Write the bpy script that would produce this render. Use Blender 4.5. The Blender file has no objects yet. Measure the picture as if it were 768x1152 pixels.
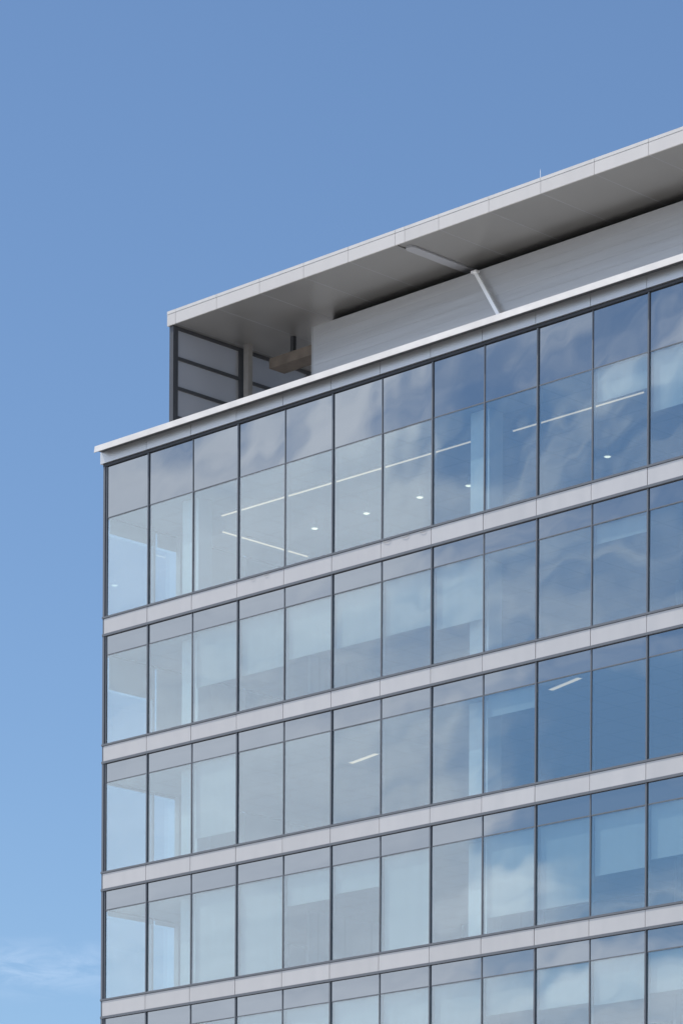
import bpy, bmesh, math, random
from mathutils import Vector, Matrix

random.seed(7)
sc = bpy.context.scene
COL = sc.collection
G = 32.75                      # height of the top storey's sill above the ground
PIT = 4.0                      # storey height
W = 2.0118                     # facade module
TH = 2.785                     # transom height above the sill, typical storey
TH0 = 3.088                    # transom height above the sill, top storey
HD0 = 4.704                    # glass head of the top storey
NB = 12                        # bays in view
NX = 20                        # bays of the whole front
NF = 5                         # storeys in view
SIDE = 9                       # bays of the side face

# ------------------------------------------------------------------ materials
def new_mat(name):
    m = bpy.data.materials.new(name); m.use_nodes = True
    nt = m.node_tree; nt.nodes.clear()
    out = nt.nodes.new('ShaderNodeOutputMaterial')
    return m, nt, out

def N(nt, typ, **kw):
    n = nt.nodes.new(typ)
    for k, v in kw.items():
        setattr(n, k, v)
    return n

def math_node(nt, op, a, b=None, c=None, clamp=False):
    n = nt.nodes.new('ShaderNodeMath'); n.operation = op; n.use_clamp = clamp
    for i, v in enumerate((a, b, c)):
        if v is None: continue
        if isinstance(v, (int, float)): n.inputs[i].default_value = v
        else: nt.links.new(v, n.inputs[i])
    return n.outputs[0]

def surface(name, col, rough=.5, metal=0., var=.05, nscale=1.5, stretch=(1, 1, 1), objvar=.0, bump=0., bscale=8., spec=.5, coat=0., perf=0., grid=0.):
    """painted metal / concrete: base colour broken up by a noise and, from piece to piece, by a small random step"""
    m, nt, out = new_mat(name)
    p = N(nt, 'ShaderNodeBsdfPrincipled')
    p.inputs['Metallic'].default_value = metal
    p.inputs['Specular IOR Level'].default_value = spec
    p.inputs['Coat Weight'].default_value = coat
    tc = N(nt, 'ShaderNodeTexCoord')
    mp = N(nt, 'ShaderNodeMapping'); mp.inputs['Scale'].default_value = stretch
    geo = N(nt, 'ShaderNodeNewGeometry')
    nt.links.new(geo.outputs['Position'], mp.inputs['Vector'])
    nz = N(nt, 'ShaderNodeTexNoise'); nz.inputs['Scale'].default_value = nscale; nz.inputs['Detail'].default_value = 6
    nt.links.new(mp.outputs[0], nz.inputs['Vector'])
    oi = N(nt, 'ShaderNodeObjectInfo')
    a = math_node(nt, 'MULTIPLY_ADD', nz.outputs['Fac'], 2 * var, 1 - var)
    b = math_node(nt, 'MULTIPLY_ADD', oi.outputs['Random'], 2 * objvar, 1 - objvar)
    f = math_node(nt, 'MULTIPLY', a, b)
    vm = N(nt, 'ShaderNodeVectorMath', operation='SCALE'); vm.inputs[0].default_value = col
    nt.links.new(f, vm.inputs['Scale'])
    if grid:   # dark lines of a tiled ceiling
        bt = N(nt, 'ShaderNodeTexBrick'); bt.offset = 0.; bt.inputs['Scale'].default_value = 1.
        bt.inputs['Brick Width'].default_value = grid; bt.inputs['Row Height'].default_value = grid; bt.inputs['Mortar Size'].default_value = .03
        bt.inputs['Color1'].default_value = (1, 1, 1, 1); bt.inputs['Color2'].default_value = (.93, .93, .93, 1); bt.inputs['Mortar'].default_value = (.78, .78, .78, 1)
        nt.links.new(geo.outputs['Position'], bt.inputs['Vector'])
        mm = N(nt, 'ShaderNodeVectorMath', operation='MULTIPLY')
        nt.links.new(vm.outputs[0], mm.inputs[0]); nt.links.new(bt.outputs['Color'], mm.inputs[1]); vm = mm
    nt.links.new(vm.outputs[0], p.inputs['Base Color'])
    r = math_node(nt, 'MULTIPLY_ADD', nz.outputs['Fac'], .16, rough - .08)
    nt.links.new(r, p.inputs['Roughness'])
    if bump:
        nb = N(nt, 'ShaderNodeTexNoise'); nb.inputs['Scale'].default_value = bscale; nb.inputs['Detail'].default_value = 3
        nt.links.new(mp.outputs[0], nb.inputs['Vector'])
        bp = N(nt, 'ShaderNodeBump'); bp.inputs['Strength'].default_value = 1.; bp.inputs['Distance'].default_value = bump
        nt.links.new(nb.outputs['Fac'], bp.inputs['Height'])
        nt.links.new(bp.outputs[0], p.inputs['Normal'])
    if perf:   # finely perforated sheet: part of the light goes straight through the holes
        tr = N(nt, 'ShaderNodeBsdfTransparent'); mx = N(nt, 'ShaderNodeMixShader'); mx.inputs[0].default_value = perf
        nt.links.new(p.outputs[0], mx.inputs[1]); nt.links.new(tr.outputs[0], mx.inputs[2]); nt.links.new(mx.outputs[0], out.inputs[0])
    else:
        nt.links.new(p.outputs[0], out.inputs[0])
    return m

def wave_normal(nt, dist):
    """slow roller-wave distortion of float glass, different in every pane"""
    tc = N(nt, 'ShaderNodeTexCoord'); oi = N(nt, 'ShaderNodeObjectInfo')
    off = N(nt, 'ShaderNodeVectorMath', operation='SCALE'); off.inputs[0].default_value = (31., 17., 53.)
    nt.links.new(oi.outputs['Random'], off.inputs['Scale'])
    ad = N(nt, 'ShaderNodeVectorMath', operation='ADD')
    nt.links.new(tc.outputs['Object'], ad.inputs[0]); nt.links.new(off.outputs[0], ad.inputs[1])
    nz = N(nt, 'ShaderNodeTexNoise'); nz.inputs['Scale'].default_value = .6; nz.inputs['Detail'].default_value = 1.
    nt.links.new(ad.outputs[0], nz.inputs['Vector'])
    bp = N(nt, 'ShaderNodeBump'); bp.inputs['Strength'].default_value = 1.; bp.inputs['Distance'].default_value = dist
    nt.links.new(nz.outputs['Fac'], bp.inputs['Height'])
    return bp.outputs[0]

def glass(name, f0, tint, back=None):
    m, nt, out = new_mat(name)
    lw = N(nt, 'ShaderNodeLayerWeight'); lw.inputs['Blend'].default_value = .5
    fac = math_node(nt, 'MULTIPLY_ADD', math_node(nt, 'POWER', lw.outputs['Facing'], 5.), 1 - f0, f0, clamp=True)
    gl = N(nt, 'ShaderNodeBsdfGlossy'); gl.inputs['Roughness'].default_value = .0
    gl.inputs['Color'].default_value = (.93, .97, 1., 1)
    nt.links.new(wave_normal(nt, .0045), gl.inputs['Normal'])
    if back is None:
        tr = N(nt, 'ShaderNodeBsdfTransparent'); tr.inputs[0].default_value = (*tint, 1)
    else:
        tr = N(nt, 'ShaderNodeBsdfDiffuse'); tr.inputs[0].default_value = (*back, 1)
    mx = N(nt, 'ShaderNodeMixShader')
    nt.links.new(fac, mx.inputs[0]); nt.links.new(tr.outputs[0], mx.inputs[1]); nt.links.new(gl.outputs[0], mx.inputs[2])
    nt.links.new(mx.outputs[0], out.inputs[0])
    return m

def lamp_mat(name, col, s):
    m, nt, out = new_mat(name)
    e = N(nt, 'ShaderNodeEmission'); e.inputs[0].default_value = (*col, 1); e.inputs[1].default_value = s
    nt.links.new(e.outputs[0], out.inputs[0])
    return m

def blind_mat():
    m, nt, out = new_mat('blind_fabric')
    geo = N(nt, 'ShaderNodeNewGeometry'); oi = N(nt, 'ShaderNodeObjectInfo')
    mp = N(nt, 'ShaderNodeMapping'); mp.inputs['Scale'].default_value = (5., 5., .25)
    nt.links.new(geo.outputs['Position'], mp.inputs['Vector'])
    nz = N(nt, 'ShaderNodeTexNoise'); nz.inputs['Scale'].default_value = 1.; nz.inputs['Detail'].default_value = 3
    nt.links.new(mp.outputs[0], nz.inputs['Vector'])
    f = math_node(nt, 'MULTIPLY', math_node(nt, 'MULTIPLY_ADD', nz.outputs['Fac'], .14, .93),
                  math_node(nt, 'MULTIPLY_ADD', oi.outputs['Random'], .2, .9))
    vm = N(nt, 'ShaderNodeVectorMath', operation='SCALE'); vm.inputs[0].default_value = (.58, .59, .585)
    nt.links.new(f, vm.inputs['Scale'])
    d = N(nt, 'ShaderNodeBsdfDiffuse'); t = N(nt, 'ShaderNodeBsdfTranslucent')
    nt.links.new(vm.outputs[0], d.inputs[0]); nt.links.new(vm.outputs[0], t.inputs[0])
    mx = N(nt, 'ShaderNodeMixShader'); mx.inputs[0].default_value = .25
    nt.links.new(d.outputs[0], mx.inputs[1]); nt.links.new(t.outputs[0], mx.inputs[2])
    nt.links.new(mx.outputs[0], out.inputs[0])
    return m

M = dict(
    panel=surface('panel_metal', (.56, .543, .535), .36, .3, .07, 2.2, (1, 1, .25), objvar=.03, bump=.0015, bscale=1.2),
    coping=surface('coping_metal', (.62, .61, .60), .42, .0, .14, 1.6, (1, 1, 1.5), bump=.012, bscale=1.1),
    parapet=surface('parapet_metal', (.62, .62, .62), .36, .65, .05, 1.6, (1, 1, .3), objvar=.03),
    fascia=surface('fascia_metal', (.60, .582, .57), .42, .0, .05, 1.6, (1, 1, .3), objvar=.025, bump=.0015, bscale=1.2),
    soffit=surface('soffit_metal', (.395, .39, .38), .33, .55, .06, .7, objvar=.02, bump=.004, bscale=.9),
    backing=surface('soffit_backing', (.42, .42, .41), .6),
    ribbed=surface('ribbed_steel', (.46, .465, .475), .38, .5, .13, .5, (.3, 1, 4), bump=.010, bscale=.8),
    strut=surface('strut_paint', (.93, .93, .93), .3, .35, .08, 2.),
    beamflange=surface('beam_flange', (.52, .53, .56), .36, .4, .03, 1.),
    frame=surface('frame_metal', (.15, .16, .178), .38, .25, .08, .8),
    dark=surface('dark_gasket', (.03, .034, .042), .5, .0, .08, 1.),
    post=surface('post_paint', (.075, .08, .09), .4, .2, .08, 2.),
    mesh=surface('screen_sheet', (.42, .42, .44), .5, .1, .05, 1., perf=.22),
    concrete=surface('concrete', (.27, .26, .25), .8, 0., .25, 3., bump=.004, bscale=14.),
    rust=surface('weathered_beam', (.175, .145, .12), .85, 0., .45, 2.6, bump=.006, bscale=10.),
    gap=surface('dark_recess', (.012, .012, .013), .9),
    roof=surface('roof_membrane', (.62, .61, .59), .8, 0., .1, .6),
    slab=surface('interior_paint', (.47, .465, .465), .8, 0., .06, .5, grid=1.2),
    core=surface('core_wall', (.07, .075, .08), .8, 0., .2, .35),
    column=surface('column_paint', (.66, .68, .68), .6, 0., .05, .8),
    carpet=surface('carpet_tiles', (.07, .075, .085), .9, 0., .2, 1.),
    wood=surface('desk_wood', (.22, .18, .14), .6, 0., .2, 2.),
    ground=surface('ground_paving', (.26, .255, .25), .85, 0., .2, .4),
    road=surface('asphalt', (.05, .05, .052), .85, 0., .25, .8),
    body=surface('body_wall', (.3, .3, .3), .7),
    vision=glass('vision_glass', .235, (.85, .93, .94)),
    opaque=glass('backed_glass',   .335, None, (.03, .034, .042)),
    blind=blind_mat(),
    lampwhite=lamp_mat('lamp_diffuser', (1., .77, .53), .85),
    bulb=lamp_mat('bulb_glow', (1., .95, .72), 1.4),
)

# ------------------------------------------------------------------ mesh helpers
class MB:
    def __init__(s): s.v = []; s.f = []
    def box(s, x0, x1, y0, y1, z0, z1):
        b = len(s.v)
        s.v += [(x, y, z) for z in (z0, z1) for y in (y0, y1) for x in (x0, x1)]
        s.f += [tuple(b + i for i in q) for q in ((0, 2, 3, 1), (4, 5, 7, 6), (0, 1, 5, 4), (2, 6, 7, 3), (0, 4, 6, 2), (1, 3, 7, 5))]
        return s
    def prism(s, pts, axis, a, b):
        """polygon pts extruded along an axis from a to b"""
        n = len(pts); o = len(s.v)
        def P(t, p): return {'x': (t, p[0], p[1]), 'y': (p[0], t, p[1]), 'z': (p[0], p[1], t)}[axis]
        s.v += [P(a, p) for p in pts] + [P(b, p) for p in pts]
        s.f += [tuple(o + i for i in range(n))[::-1], tuple(o + n + i for i in range(n))]
        s.f += [(o + i, o + (i + 1) % n, o + n + (i + 1) % n, o + n + i) for i in range(n)]
        return s
    def bar(s, p, q, w, t, up=(0, 1, 0)):
        p = Vector(p); q = Vector(q); d = (q - p).normalized(); u = Vector(up); n = d.cross(u).normalized(); u = n.cross(d)
        o = len(s.v)
        for c in (p, q):
            for a, b in ((-1, -1), (1, -1), (1, 1), (-1, 1)):
                s.v.append(tuple(c + n * (a * w / 2) + u * (b * t / 2)))
        s.f += [(o + 3, o + 2, o + 1, o), (o + 4, o + 5, o + 6, o + 7)]
        s.f += [(o + i, o + (i + 1) % 4, o + 4 + (i + 1) % 4, o + 4 + i) for i in range(4)]
        return s
    def lathe(s, prof, c=(0, 0, 0), n=16):
        o = len(s.v)
        for r, z in prof:
            for k in range(n):
                a = 2 * math.pi * k / n
                s.v.append((c[0] + r * math.cos(a), c[1] + r * math.sin(a), c[2] + z))
        for j in range(len(prof) - 1):
            for k in range(n):
                s.f.append((o + j * n + k, o + j * n + (k + 1) % n, o + (j + 1) * n + (k + 1) % n, o + (j + 1) * n + k))
        s.f.append(tuple(o + k for k in range(n))[::-1])
        s.f.append(tuple(o + (len(prof) - 1) * n + k for k in range(n)))
        return s
    def tube(s, pts, r, n=6):
        o = len(s.v); pts = [Vector(p) for p in pts]
        for i, p in enumerate(pts):
            d = (pts[min(i + 1, len(pts) - 1)] - pts[max(i - 1, 0)]).normalized()
            u = d.cross(Vector((.13, .97, .21))).normalized(); v = d.cross(u)
            for k in range(n):
                a = 2 * math.pi * k / n
                s.v.append(tuple(p + u * (r * math.cos(a)) + v * (r * math.sin(a))))
        for i in range(len(pts) - 1):
            for k in range(n):
                s.f.append((o + i * n + k, o + i * n + (k + 1) % n, o + (i + 1) * n + (k + 1) % n, o + (i + 1) * n + k))
        s.f.append(tuple(o + k for k in range(n))[::-1]); s.f.append(tuple(o + (len(pts) - 1) * n + k for k in range(n)))
        return s
    def mesh(s, name, mat):
        me = bpy.data.meshes.new(name); me.from_pydata(s.v, [], s.f); me.update()
        bm = bmesh.new(); bm.from_mesh(me); bmesh.ops.recalc_face_normals(bm, faces=bm.faces); bm.to_mesh(me); bm.free()
        me.materials.append(mat)
        return me
    def build(s, name, mat, parent=None, loc=(0, 0, 0), rot=(0, 0, 0)):
        return link(name, s.mesh(name, mat), parent, loc, rot)

def link(name, me, parent=None, loc=(0, 0, 0), rot=(0, 0, 0)):
    o = bpy.data.objects.new(name, me); COL.objects.link(o)
    o.location = loc; o.rotation_euler = rot
    if parent: o.parent = parent
    return o

def thing(name, label, cat, loc=(0, 0, 0), rz=0, group=None):
    o = bpy.data.objects.new(name, None); COL.objects.link(o)
    o.location = loc; o.rotation_euler = (0, 0, rz); o['label'] = label; o['category'] = cat
    if group: o['group'] = group
    return o

# ------------------------------------------------------------------ the ground
gr = MB().box(-1500, 1500, -1500, 1500, -.6, 0).build('ground', M['ground']); gr['kind'] = 'structure'
rd = MB().box(-400, 400, -34, -22, .004, .012).build('road', M['road']); rd['kind'] = 'structure'
pv = MB().box(-40, 80, -20, -.4, .0, .12).build('pavement', M['ground']); pv['kind'] = 'structure'

# ------------------------------------------------------------------ the building
B = thing('office_building', 'glass office block with pale metal bands and a grey overhanging roof canopy', 'building')

def sill_z(k): return G - PIT * k

def window_frame(k, i, side=False):
    """frame of one window: mullion at its right edge (deep on odd lines, slim on even ones) and a thin transom;
    local origin at the left end of the sill line"""
    th = TH0 if k == 0 else TH
    top = HD0 if k == 0 else 4 - .62
    mb = MB()
    odd = (i % 2 == 1)
    mw, mp = (.050, .040) if odd else (.042, .018)
    mb.box(W - mw / 2, W + mw / 2, -mp, .10, .0, top)
    mb.box(mw / 2, W - mw / 2, -.012, .07, th - .016, th + .016)
    return mb

cache = {}
def cached(key, fn, name, mat):
    if key not in cache: cache[key] = fn().mesh(name, mat)
    return cache[key]

# how far the roller blinds hang down: (storey, bay) -> height of the lower edge above the sill
drops = {(0, 11): 2.21, (0, 12): 1.51,
         (1, 3): 1.13, (1, 4): 1.13, (1, 5): 1.27, (1, 6): 1.24, (1, 7): 1.24, (1, 8): 1.05, (1, 11): 2.3,
         (2, 3): .5, (2, 9): 2.2,
         (3, 3): .05, (3, 4): .05, (3, 5): 1.9, (3, 6): 2.0, (3, 7): .05, (3, 9): .52, (3, 10): .5, (3, 11): 1.16, (3, 12): 1.34,
         (4, 4): .04, (4, 5): .04, (4, 6): .04, (4, 7): 1.3, (4, 8): .9, (4, 9): 1.75, (4, 10): 1.7, (4, 11): 1.6, (4, 12): 1.7}
rnd = random.Random(3)
def place_window(k, i, rz=0, origin=None):
    """window k-th storey from the top, i-th bay (1-based); rz turns it onto the side face"""
    th = TH0 if k == 0 else TH
    top = HD0 if k == 0 else 4 - .62
    loc = origin or ((i - 1) * W, 0, sill_z(k))
    w = link('window', cached(('f', k == 0, i % 2), lambda: window_frame(k, i), 'window', M['frame']), B, loc, (0, 0, rz))
    a = math.radians(.17)
    def tilt(): return (rnd.uniform(-a, a), 0, rnd.uniform(-a, a))
    link('vision_pane', cached(('v', k == 0), lambda: MB().box(-W / 2 + .028, W / 2 - .028, 0, .012, .004, th - .018), 'vision_pane', M['vision']), w, (W / 2, .0, 0), tilt())
    link('transom_pane', cached(('t', k == 0), lambda: MB().box(-W / 2 + .028, W / 2 - .028, 0, .012, .018, top - th - .004), 'transom_pane', M['opaque']), w, (W / 2, .0, th), tilt())
    if rz == 0 and (k, i) in drops:
        z = drops[(k, i)]
        mb = MB().box(.05, W - .05, .13, .134, z, th - .02)
        mb.box(.05, W - .05, .12, .144, z - .035, z)
        mb.build('roller_blind', M['blind'], w)
    return w

for k in range(NF):
    for i in range(1, NB + 1):
        place_window(k, i)

# side face (seen through the corner glass): runs back from the corner
for k in range(NF):
    for j in range(1, 4):
        w = place_window(k, j, -math.pi / 2, (0, j * W, sill_z(k)))
        # the corner storey's side blinds
        z = {0: 2.64, 1: 1.75, 2: 2.75, 3: 2.65, 4: 2.6}[k] * (1, .45 if k == 1 else 1, .03)[j - 1]
        th = TH0 if k == 0 else TH
        MB().box(.06, W - .06, .13, .134, z, th - .02).box(.06, W - .06, .12, .144, z - .035, z).build('roller_blind', M['blind'], w)

# glazing outside the picture: the rest of the front, the lower storeys, the rest of the side
fr = MB(); gv = MB(); go = MB()
for k in range(8):
    z = sill_z(k); th = TH0 if k == 0 else TH; top = HD0 if k == 0 else 3.38
    for i in range(1, NX + 1):
        if k < NF and i <= NB: continue
        x = (i - 1) * W; mw, mp = (.050, .040) if i % 2 else (.042, .018)
        fr.box(x + W - mw / 2, x + W + mw / 2, -mp, .10, z, z + top)
        fr.box(x + mw / 2, x + W - mw / 2, -.012, .07, z + th - .016, z + th + .016)
        (gv if k < NF else go).box(x + .028, x + W - .028, 0, .012, z + .004, z + th - .018)
        go.box(x + .028, x + W - .028, 0, .012, z + th + .018, z + top - .004)
    for j in range(1, SIDE + 1):
        if k < NF and j <= 3: continue
        y = (j - 1) * W
        fr.box(-.05, .1, y + W - .03, y + W + .03, z, z + top)
        fr.box(-.012, .07, y + .03, y + W - .03, z + th - .016, z + th + .016)
        go.box(0, .012, y + .028, y + W - .028, z + .004, z + th - .018)
        go.box(0, .012, y + .028, y + W - .028, z + th + .018, z + top - .004)
fo = fr.build('window', M['frame'], B); fo['kind'] = 'stuff'
g1 = gv.build('glass', M['vision'], fo); g2 = go.build('backed_glass', M['opaque'], fo)

# corner post
cp = MB(); XE = NX * W; YE = SIDE * W
for k in range(8):
    top = HD0 if k == 0 else 3.38
    cp.box(-.055, .03, -.055, .03, sill_z(k), sill_z(k) + top)
    cp.box(-.054, .004, -.052, .03, sill_z(k) - .62, sill_z(k))
cp.build('corner_post', M['frame'], B)

# rails above and below each metal band, wrapping the corner
def rail(z0, z1, p):
    mb = MB()
    mb.box(-p, XE, -p, .06, z0, z1)
    mb.box(-p, .06, .062, YE, z0, z1)
    return mb
for k in range(8):
    z = sill_z(k)
    rail(z - .062, z - .002, .072).build('sill_rail', M['frame'], B)
    rail(z - .072, z - .064, .056).build('drip_gasket', M['dark'], B)
    rail(z - .618, z - .545, .068).build('head_rail', M['frame'], B)
rail(G + HD0 + .002, G + HD0 + .088, .06).build('head_rail', M['dark'], B)

# spandrel panels
def spandrel(): return MB().box(.009, W - .009, -.05, .05, -.543, -.074)
for k in range(NF):
    for i in range(1, NB + 1):
        link('spandrel_panel', cached('sp', spandrel, 'spandrel_panel', M['panel']), B, ((i - 1) * W, rnd.uniform(-.002, .002), sill_z(k)), (rnd.uniform(-.004, .004), 0, rnd.uniform(-.0015, .0015)))
sp = MB(); bk = MB()
for k in range(8):
    z = sill_z(k)
    for i in range(1, NX + 1):
        if k < NF and i <= NB: continue
        sp.box((i - 1) * W + .009, i * W - .009, -.05, .05, z - .543, z - .074)
    for j in range(1, SIDE + 1):
        sp.box(-.05, .05, (j - 1) * W + (.09 if j == 1 else .009), j * W - .009, z - .543, z - .074)
    bk.box(.055, XE, .055, .09, z - .6, z - .05)
    bk.box(.055, .09, .095, YE, z - .6, z - .05)
so = sp.build('spandrel_panel', M['panel'], B); so['kind'] = 'stuff'
bk.build('spandrel_backing', M['dark'], B)

# parapet: panels and the overhanging white coping
PB, PT = G + HD0 + .09, G + 5.16
for i in range(1, NB + 1):
    x0 = -.13 if i == 1 else (i - 1) * W + .008
    MB().box(x0, i * W - .008, -.12, .1, PB, PT).build('parapet_panel', M['parapet'], B)
pp = MB()
for i in range(NB + 1, NX + 1): pp.box((i - 1) * W + .008, i * W - .008, -.12, .1, PB, PT)
for j in range(1, SIDE + 1): pp.box(-.09, .1, (j - 1) * W + (.108 if j == 1 else .008), j * W - .008, PB, PT)
po = pp.build('parapet_panel', M['parapet'], B); po['kind'] = 'stuff'
MB().box(-.08, XE, -.09, .09, PB + .01, PT - .01).build('parapet_backing', M['dark'], B)
prof = [(-.43, G + 5.085), (-.395, G + 5.285), (.35, G + 5.30), (.35, G + 4.9), (.12, G + 4.9), (.12, PT + .003), (-.40, PT + .003), (-.40, G + 5.085)]
cw = [(y, z) for y, z in prof]
coping = MB().prism(cw, 'x', -.085, XE)
coping.build('coping', M['coping'], B)
MB().box(-.06, XE, -.40, -.124, PT - .012, PT + .001).build('shade_plate', M['post'], B)  # dark plate added under the coping; its colour stands in for shade there
pr2 = [(x + .33, z) for x, z in prof]
MB().prism(pr2, 'y', .352, YE).build('side_coping', M['coping'], B)

# slabs (their undersides are the ceilings), core, columns
D = SIDE * W - .2
for k in range(NF + 1):
    z = sill_z(k)
    MB().box(.14, XE - .1, .16, D, z - 1.2, z - .07).build('floor_slab', M['slab'], B)
MB().box(.14, XE - .1, .16, D, G + 3.11, G + 4.86).build('roof_slab', M['slab'], B)
MB().box(.36, XE, .36, D, G + 4.862, G + 4.9).build('terrace', M['roof'], B)
MB().box(6.5, XE - .3, 9.5, D - .2, 0, G + 3.1).build('core_wall', M['core'], B)
MB().box(.2, XE - .1, .3, D - .1, 0, sill_z(NF) - 1.21).build('lower_body', M['body'], B)
MB().box(XE - .09, XE, .1, D, 0, G + 5.0).build('party_wall', M['body'], B)
MB().box(0, XE, D + .05, D + .3, 0, G + 5.0).build('rear_wall', M['body'], B)
for k in range(NF):
    z = sill_z(k); h = (3.1 if k == 0 else TH + .01)
    MB().box(.15, XE - .1, .17, D - .1, z - .068, z - .06).build('carpet', M['carpet'], B)
    for x in (3.07, 3.07 + 6 * W, 3.07 + 12 * W):
        MB().box(x, x + .72, .45, 1.02, z - .058, z + h - .012).build('column', M['column'], B)
    if k != 1: MB().box(.16, .36, 2.86, 4.1, z - .058, z + h - .012).build('partition', M['slab'], B)
    # partitions across the floor, seen dimly behind the glass
    for x, y0 in ((4.6, 4.4), (9.9, 6.4), (18.3, 5.8)):
        if k in (1, 3, 4): MB().box(x, x + .12, y0, 9.49, z - .058, z + h - .012).build('partition', M['slab'], B)

# ------------------------------------------------------------------ penthouse and canopy
CX0, CY0 = .12, 2.46
SZ = G + 9.73
CT = G + 10.177
YB = 9.4
# fascia panels along the front of the canopy
joints = [.12, .51, 2.40, 4.34, 6.28, 8.20, 10.16, 10.56, 11.95, 13.95, 15.97, 18.0, 20.0, 22.02, 24.04, 26.06]
for a, b in zip(joints[:-1], joints[1:]):
    x0 = a + (.0 if a == CX0 else .007)
    MB().box(x0, b - .007, CY0, CY0 + .05, SZ - .012, CT - .105).build('fascia_panel', M['fascia'], B)
    MB().box(x0, b - .007, CY0 - .006, CY0 + .3, CT - .095, CT).build('fascia_cap', M['coping'], B)
rest = MB().box(26.07, XE + 1, CY0, CY0 + .05, SZ - .012, CT - .105).box(26.07, XE + 1, CY0 - .006, CY0 + .3, CT - .095, CT)
rest.box(CX0, CX0 + .05, CY0 + .052, YB, SZ - .012, CT - .105).box(CX0 - .006, CX0 + .3, CY0 + .302, YB, CT - .095, CT)
rest.build('fascia', M['fascia'], B)
MB().box(CX0 + .06, XE + 1, CY0 + .06, YB, SZ + .05, CT - .12).build('canopy_slab', M['backing'], B)
for a, b in zip(joints[:-1], joints[1:]):
    if (a, b) == (10.16, 10.56): continue
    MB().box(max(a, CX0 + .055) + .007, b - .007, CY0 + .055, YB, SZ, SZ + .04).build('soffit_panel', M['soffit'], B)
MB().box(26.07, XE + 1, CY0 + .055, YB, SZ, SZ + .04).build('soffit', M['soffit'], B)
for x in joints[1:]:
    if x > 10 and x < 10.6: continue
    MB().box(x - .010, x + .010, CY0 + .06, YB - .01, SZ - .003, SZ + .02).build('joint_strip', M['beamflange'], B)
# outrigger beam flush in the soffit, its rounded nose behind the fascia, and the bright brace at the wall
ob = MB(); pts = [(10.18, 2.95), (10.24, 2.84), (10.36, 2.79), (10.48, 2.84), (10.545, 2.95), (10.545, 6.6), (10.18, 6.6)]
ob.prism(pts, 'z', SZ - .05, SZ + .03)
ob.build('outrigger_beam', M['beamflange'], B)
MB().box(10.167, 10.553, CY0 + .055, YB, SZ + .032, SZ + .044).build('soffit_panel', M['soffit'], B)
br = MB().bar((11.10, 4.97, G + 9.36), (13.62, 4.97, G + 5.35), .115, .06)
br.build('brace', M['strut'], B)
MB().box(10.98, 11.20, 4.91, 5.06, G + 9.31, G + 9.375).build('gusset_plate', M['strut'], B)
MB().box(13.42, 13.82, 4.8, 5.12, G + 4.903, G + 5.36).build('brace_foot', M['strut'], B)
# ribbed steel wall
WX0, WY, WT = 4.0, 5.13, G + 9.43
pts = []; z = G + 4.905; n = 0; per = .30
while z < WT - .01:
    for dz, dy in ((0, 0), (.285, .0), (.29, .003), (.298, .003)):
        if z + dz < WT: pts.append((WY + dy, z + dz))
    z += per
pts += [(WY, WT), (WY + .2, WT), (WY + .2, G + 4.905)]
MB().prism(pts, 'x', WX0, XE).build('penthouse_wall', M['ribbed'], B)
MB().box(WX0 - .03, WX0 - .002, WY - .02, WY + .22, G + 4.905, WT + .012).build('corner_trim', M['ribbed'], B)
MB().box(WX0 + .1, XE, 5.95, 6.0, G + 9.2, SZ - .003).box(WX0 + .1, XE, 5.35, 5.95, G + 9.2, G + 9.22).build('recess', M['gap'], B)
MB().box(4.2, XE, 6.4, 16.5, G + 4.905, SZ - .01).build('plant_room', M['body'], B)
# weathered beam end and its hanger
MB().box(1.55, 4.19, 5.6, 6.28, G + 8.80, G + 9.12).build('beam', M['rust'], B)
MB().box(2.26, 2.40, 5.85, 5.98, G + 9.122, SZ - .002).build('hanger', M['post'], B)
# side screen: posts, rails, sheets
sx = .30
for y0, y1 in ((2.53, 2.74), (5.44, 5.64), (8.55, 8.75)):
    MB().box(sx - .14, sx + .04, y0, y1, G + 4.905, SZ - .002).build('screen_post', M['post'], B)
sides = [2.74, 5.44, 5.64, 8.55]
zs = [G + 4.95, G + 5.9, G + 6.84, G + 7.78, G + 8.73, SZ - .05]
for a, b in zip(sides[::2], sides[1::2]):
    for z in zs: MB().box(sx - .06, sx + .035, a + .003, b - .003, z - .055, z + .045).build('screen_rail', M['post'], B)
    for z0, z1 in zip(zs[:-1], zs[1:]):
        MB().box(sx - .03, sx - .01, a + .004, b - .004, z0 + .048, z1 - .058).build('screen_sheet', M['mesh'], B)
for z in zs[1:5]: MB().box(sx - .19, sx - .143, 2.60, 2.66, z - .03, z + .02).build('bracket', M['strut'], B)
# concrete column beside the screen
MB().box(.68, .89, 5.30, 5.50, G + 4.905, SZ - .003).build('roof_column', M['concrete'], B)

# wire loops under the top sill
for x, dx in ((12.32, .3), (13.05, .3), (13.75, .26), (6.72, .18), (7.3, .18)):
    mb = MB(); pts = []
    for t in range(9):
        a = math.pi * t / 8
        pts.append((x - dx / 2 * math.cos(a), -.06 - .02 * math.sin(a), G - .068 - .055 * math.sin(a)))
    mb.tube(pts, .007).build('wire_loop', M['backing'], B)

# ------------------------------------------------------------------ things
rod = thing('lightning_rod', 'thin lightning rod standing on the roof canopy edge', 'rod', (15.7, 2.75, CT))
MB().lathe([(.06, 0), (.06, .05), (.02, .07)], n=10).build('base', M['post'], rod)
MB().lathe([(.010, .07), (.009, .33), (.003, .40)], n=8).build('spike', M['strut'], rod)

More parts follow.
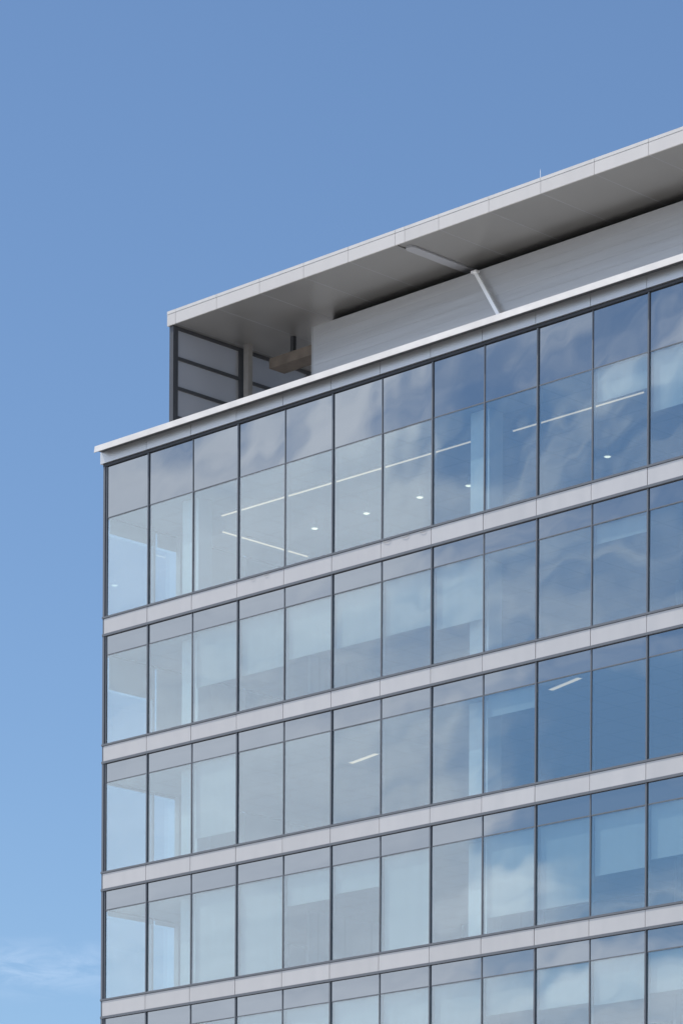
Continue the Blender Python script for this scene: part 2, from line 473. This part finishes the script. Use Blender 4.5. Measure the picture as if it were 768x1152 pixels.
def linear_light(label, p, q, z):
    p = Vector((*p, z)); q = Vector((*q, z)); L = (q - p).length
    t = thing('linear_light', label, 'ceiling light', tuple((p + q) / 2), math.atan2(q.y - p.y, q.x - p.x), 'lit linear lights on the top floor ceiling')
    MB().box(-L / 2, L / 2, -.05, .05, .0, .05).build('housing', M['frame'], t)
    MB().box(-L / 2 + .02, L / 2 - .02, -.020, .020, -.03, -.001).build('diffuser', M['lampwhite'], t)
CZ = G + 3.055
linear_light('long lit strip light along the top floor windows left of the inner column', (2.95, 2.2), (14.1, 2.2), CZ)
linear_light('shorter lit strip light along the top floor windows right of the inner column', (15.05, 2.33), (20.0, 2.33), CZ)
linear_light('lit strip light running away from the top floor windows near the building corner', (1.75, 3.38), (1.75, 7.2), CZ)

def pendant(label, x, y):
    t = thing('pendant_lamp', label, 'pendant lamp', (x, y, G + 2.82), 0, 'small glowing pendant lamps behind the top floor glass')
    MB().lathe([(.012, .06), (.012, .28)], n=8).build('stem', M['strut'], t)
    MB().lathe([(.13, -.02), (.125, .0), (.085, .05), (.02, .065)], n=18).build('shade', M['column'], t)
    MB().lathe([(.03, -.045), (.085, -.035), (.10, -.021)], n=16).build('bulb', M['bulb'], t)
pendant('glowing round pendant lamp in the fifth top floor window from the corner', 4.70, 4.57)
pendant('glowing round pendant lamp in the sixth top floor window from the corner', 6.98, 4.55)
pendant('glowing round pendant lamp in the seventh top floor window from the corner', 9.30, 4.50)
pendant('glowing round pendant lamp half hidden by the pale inner column', 11.16, 4.67)
pendant('single glowing round pendant lamp far right below the shorter strip light', 16.0, 5.43)

def troffer(label, p, q):
    z = G - 2 * PIT + TH - .035
    p = Vector(p); q = Vector(q); L = (q - p).length
    t = thing('ceiling_light', label, 'ceiling light', ((p.x + q.x) / 2, (p.y + q.y) / 2, z), math.atan2(q.y - p.y, q.x - p.x), 'lit ceiling lights on the third floor from the top')
    MB().box(-L / 2 - .03, L / 2 + .03, -.1, .1, 0, .02).build('frame', M['column'], t)
    MB().box(-L / 2, L / 2, -.07, .07, -.012, -.001).build('diffuser', M['lampwhite'], t)
troffer('short lit ceiling light in the sixth window of the third storey down', (7.66, 3.24), (9.08, 2.9))
troffer('short lit ceiling light at the right, in the tenth window of the third storey down', (18.0, .72), (19.45, .28))

# ------------------------------------------------------------------ light
SUN = Vector((-.45, -.29, .84)).normalized()
el = math.asin(SUN.z); rot = math.atan2(SUN.x, SUN.y)
sl = bpy.data.lights.new('sun', 'SUN'); sl.energy = 4.6; sl.angle = math.radians(.53); sl.color = (1, .94, .86)
so = bpy.data.objects.new('sun', sl); COL.objects.link(so); so.rotation_mode = 'QUATERNION'
so.rotation_quaternion = SUN.to_track_quat('Z', 'Y'); so.location = (-40, -30, 90)

wd = bpy.data.worlds.new('World'); sc.world = wd; wd.use_nodes = True
nt = wd.node_tree; nt.nodes.clear()
out = N(nt, 'ShaderNodeOutputWorld'); bg = N(nt, 'ShaderNodeBackground')
SKY = .10
bg.inputs[1].default_value = SKY
sky = N(nt, 'ShaderNodeTexSky', sky_type='NISHITA'); sky.sun_disc = False
sky.sun_elevation = el; sky.sun_rotation = rot; sky.altitude = 0
sky.air_density = 1.; sky.dust_density = .06; sky.ozone_density = 1.6
tc = N(nt, 'ShaderNodeTexCoord'); dirv = tc.outputs['Generated']
def dot(v):
    n = N(nt, 'ShaderNodeVectorMath', operation='DOT_PRODUCT'); nt.links.new(dirv, n.inputs[0]); n.inputs[1].default_value = v
    return n.outputs['Value']
def smooth(v, a, b, lo=0., hi=1.):
    n = N(nt, 'ShaderNodeMapRange', interpolation_type='SMOOTHSTEP')
    nt.links.new(v, n.inputs[0])
    for i, q in enumerate((a, b, lo, hi)): n.inputs[i + 1].default_value = q
    return n.outputs[0]
def noise(sx, sy, sz, scale, detail, rough, rz=0., ry=0., dist=0., off=(0, 0, 0)):
    mp = N(nt, 'ShaderNodeMapping'); mp.vector_type = 'TEXTURE'
    mp.inputs['Rotation'].default_value = (0, ry, rz); mp.inputs['Scale'].default_value = (1 / sx, 1 / sy, 1 / sz)
    mp.inputs['Location'].default_value = off
    nt.links.new(dirv, mp.inputs[0])
    n = N(nt, 'ShaderNodeTexNoise'); n.inputs['Scale'].default_value = scale; n.inputs['Detail'].default_value = detail
    n.inputs['Roughness'].default_value = rough; n.inputs['Distortion'].default_value = dist
    nt.links.new(mp.outputs[0], n.inputs[0])
    return n.outputs['Fac']
AZ = math.radians(-134)        # the part of the sky the front glass mirrors
f2 = (math.cos(AZ), math.sin(AZ), 0)
e2 = (-math.sin(AZ), math.cos(AZ), 0)
t = dot(e2); zz = dot((0, 0, 1)); ahead = dot(f2)
cmb = N(nt, 'ShaderNodeCombineXYZ'); nt.links.new(t, cmb.inputs[0]); nt.links.new(zz, cmb.inputs[1]); nt.links.new(ahead, cmb.inputs[2])
def streaks(theta, along, across, detail, rough, warp, seed):
    """cloud fibres: noise drawn out along one direction, bent by a slower noise"""
    wn_ = N(nt, 'ShaderNodeTexNoise'); wn_.inputs['Scale'].default_value = 9.; wn_.inputs['Detail'].default_value = 2
    nt.links.new(cmb.outputs[0], wn_.inputs['Vector'])
    ctr = N(nt, 'ShaderNodeVectorMath', operation='SUBTRACT'); nt.links.new(wn_.outputs['Color'], ctr.inputs[0]); ctr.inputs[1].default_value = (.5, .5, .5)
    sc_ = N(nt, 'ShaderNodeVectorMath', operation='SCALE'); nt.links.new(ctr.outputs[0], sc_.inputs[0]); sc_.inputs['Scale'].default_value = warp
    ad = N(nt, 'ShaderNodeVectorMath', operation='ADD'); nt.links.new(cmb.outputs[0], ad.inputs[0]); nt.links.new(sc_.outputs[0], ad.inputs[1])
    rt = N(nt, 'ShaderNodeVectorRotate', rotation_type='Z_AXIS'); rt.inputs['Angle'].default_value = -theta; nt.links.new(ad.outputs[0], rt.inputs['Vector'])
    mp = N(nt, 'ShaderNodeMapping'); mp.inputs['Scale'].default_value = (along, across, along); mp.inputs['Location'].default_value = (seed, seed * 1.7, seed * .6)
    nt.links.new(rt.outputs[0], mp.inputs['Vector'])
    n = N(nt, 'ShaderNodeTexNoise'); n.inputs['Scale'].default_value = 1.; n.inputs['Detail'].default_value = detail; n.inputs['Roughness'].default_value = rough
    nt.links.new(mp.outputs[0], n.inputs['Vector'])
    return n.outputs['Fac']
high = smooth(zz, .275, .300)
steep = streaks(math.radians(40), 8., 32., 6, .56, .035, 3.1)
flat = streaks(math.radians(10), 10., 48., 6, .56, .04, 7.7)
wx = N(nt, 'ShaderNodeMix', data_type='FLOAT'); nt.links.new(high, wx.inputs[0]); nt.links.new(flat, wx.inputs[2]); nt.links.new(steep, wx.inputs[3])
wisp = wx.outputs[0]
big = streaks(math.radians(25), 8., 15., 3, .5, .08, 1.3)
cov = math_node(nt, 'MULTIPLY_ADD', big, 1.5, -.75)
cov = math_node(nt, 'ADD', cov, math_node(nt, 'MULTIPLY', math_node(nt, 'SUBTRACT', wisp, .5), smooth(zz, .26, .30, 2.5, 3.6)))
cov = math_node(nt, 'ADD', cov, smooth(t, -.015, .072, 1.15, .36))
cov = math_node(nt, 'ADD', cov, smooth(t, .3, .6, .0, .8))
cov = math_node(nt, 'ADD', cov, math_node(nt, 'MULTIPLY', smooth(zz, .280, .310), smooth(t, .0, .05, -.62, .04)))
cov = math_node(nt, 'ADD', cov, smooth(zz, .150, .172, .28, .0))
hole = math_node(nt, 'MULTIPLY', smooth(zz, .170, .188), smooth(zz, .262, .238))
cov = math_node(nt, 'ADD', cov, math_node(nt, 'MULTIPLY', hole, smooth(t, .012, .05, .0, -.5)))
band2 = math_node(nt, 'MULTIPLY', smooth(zz, .252, .268), smooth(zz, .292, .276))
cov = math_node(nt, 'ADD', cov, math_node(nt, 'MULTIPLY', band2, smooth(t, .01, .05, .0, .38)))
puff = math_node(nt, 'MULTIPLY', smooth(t, -.035, -.005), smooth(t, .03, .005))
puff = math_node(nt, 'MULTIPLY', puff, math_node(nt, 'MULTIPLY', smooth(zz, .170, .186), smooth(zz, .212, .198)))
cov = math_node(nt, 'ADD', cov, math_node(nt, 'MULTIPLY', puff, .45))
mask = math_node(nt, 'MULTIPLY', smooth(cov, 0., 1.15), smooth(ahead, .12, .5))
mask = math_node(nt, 'MULTIPLY', mask, smooth(zz, .97, .8))
# a faint wisp low down beside the building
va = math.radians(140.0); ve = math.radians(9.85)
w0 = (math.cos(va) * math.cos(ve), math.sin(va) * math.cos(ve), math.sin(ve))
near = smooth(dot(w0), math.cos(math.radians(2.3)), 1.)
band = math_node(nt, 'MULTIPLY', smooth(zz, .160, .171), smooth(zz, .181, .172))
wn = noise(1, 1, 4., 60., 6, .6, rz=va, dist=.5)
wm = math_node(nt, 'MULTIPLY', math_node(nt, 'MULTIPLY', near, band), smooth(wn, .35, .75, 0., .17))
mask = math_node(nt, 'MAXIMUM', mask, wm)
shade = N(nt, 'ShaderNodeMix', data_type='RGBA')
nt.links.new(smooth(wisp, .3, .75), shade.inputs['Factor'])
shade.inputs['A'].default_value = (.95 / SKY, 1.06 / SKY, 1.24 / SKY, 1); shade.inputs['B'].default_value = (1.22 / SKY, 1.32 / SKY, 1.48 / SKY, 1)
tint = N(nt, 'ShaderNodeMix', data_type='RGBA', blend_type='MULTIPLY'); tint.inputs['Factor'].default_value = 1
nt.links.new(sky.outputs[0], tint.inputs['A']); tint.inputs['B'].default_value = (.99, 1.11, 1.235, 1)
mx = N(nt, 'ShaderNodeMix', data_type='RGBA')
nt.links.new(mask, mx.inputs['Factor']); nt.links.new(tint.outputs['Result'], mx.inputs['A']); nt.links.new(shade.outputs['Result'], mx.inputs['B'])
nt.links.new(mx.outputs['Result'], bg.inputs[0]); nt.links.new(bg.outputs[0], out.inputs[0])

# ------------------------------------------------------------------ camera (level view camera with rising front)
cam = bpy.data.cameras.new('camera'); co = bpy.data.objects.new('camera', cam); COL.objects.link(co)
cam.lens = 4142.78 / 1152 * 36; cam.sensor_width = 36; cam.sensor_fit = 'AUTO'
cam.shift_y = (1812.05 - 576) / 1152
cam.clip_start = 1; cam.clip_end = 5000
a, r = .7795545, .0051748
F = Vector((-math.sin(a), math.cos(a), 0)); R = Vector((math.cos(a), math.sin(a), 0)); U = Vector((0, 0, 1))
R2 = R * math.cos(r) + U * math.sin(r); U2 = U * math.cos(r) - R * math.sin(r)
mtx = Matrix((R2, U2, -F)).transposed().to_4x4(); mtx.translation = Vector((86.64, -76.89, -31.15 + G))
co.matrix_world = mtx
sc.camera = co

sc.view_settings.view_transform = 'Standard'; sc.view_settings.look = 'None'
sc.view_settings.exposure = 0; sc.view_settings.gamma = 1
sc.cycles.max_bounces = 10; sc.cycles.transparent_max_bounces = 24; sc.cycles.glossy_bounces = 5
sc.cycles.use_denoising = True
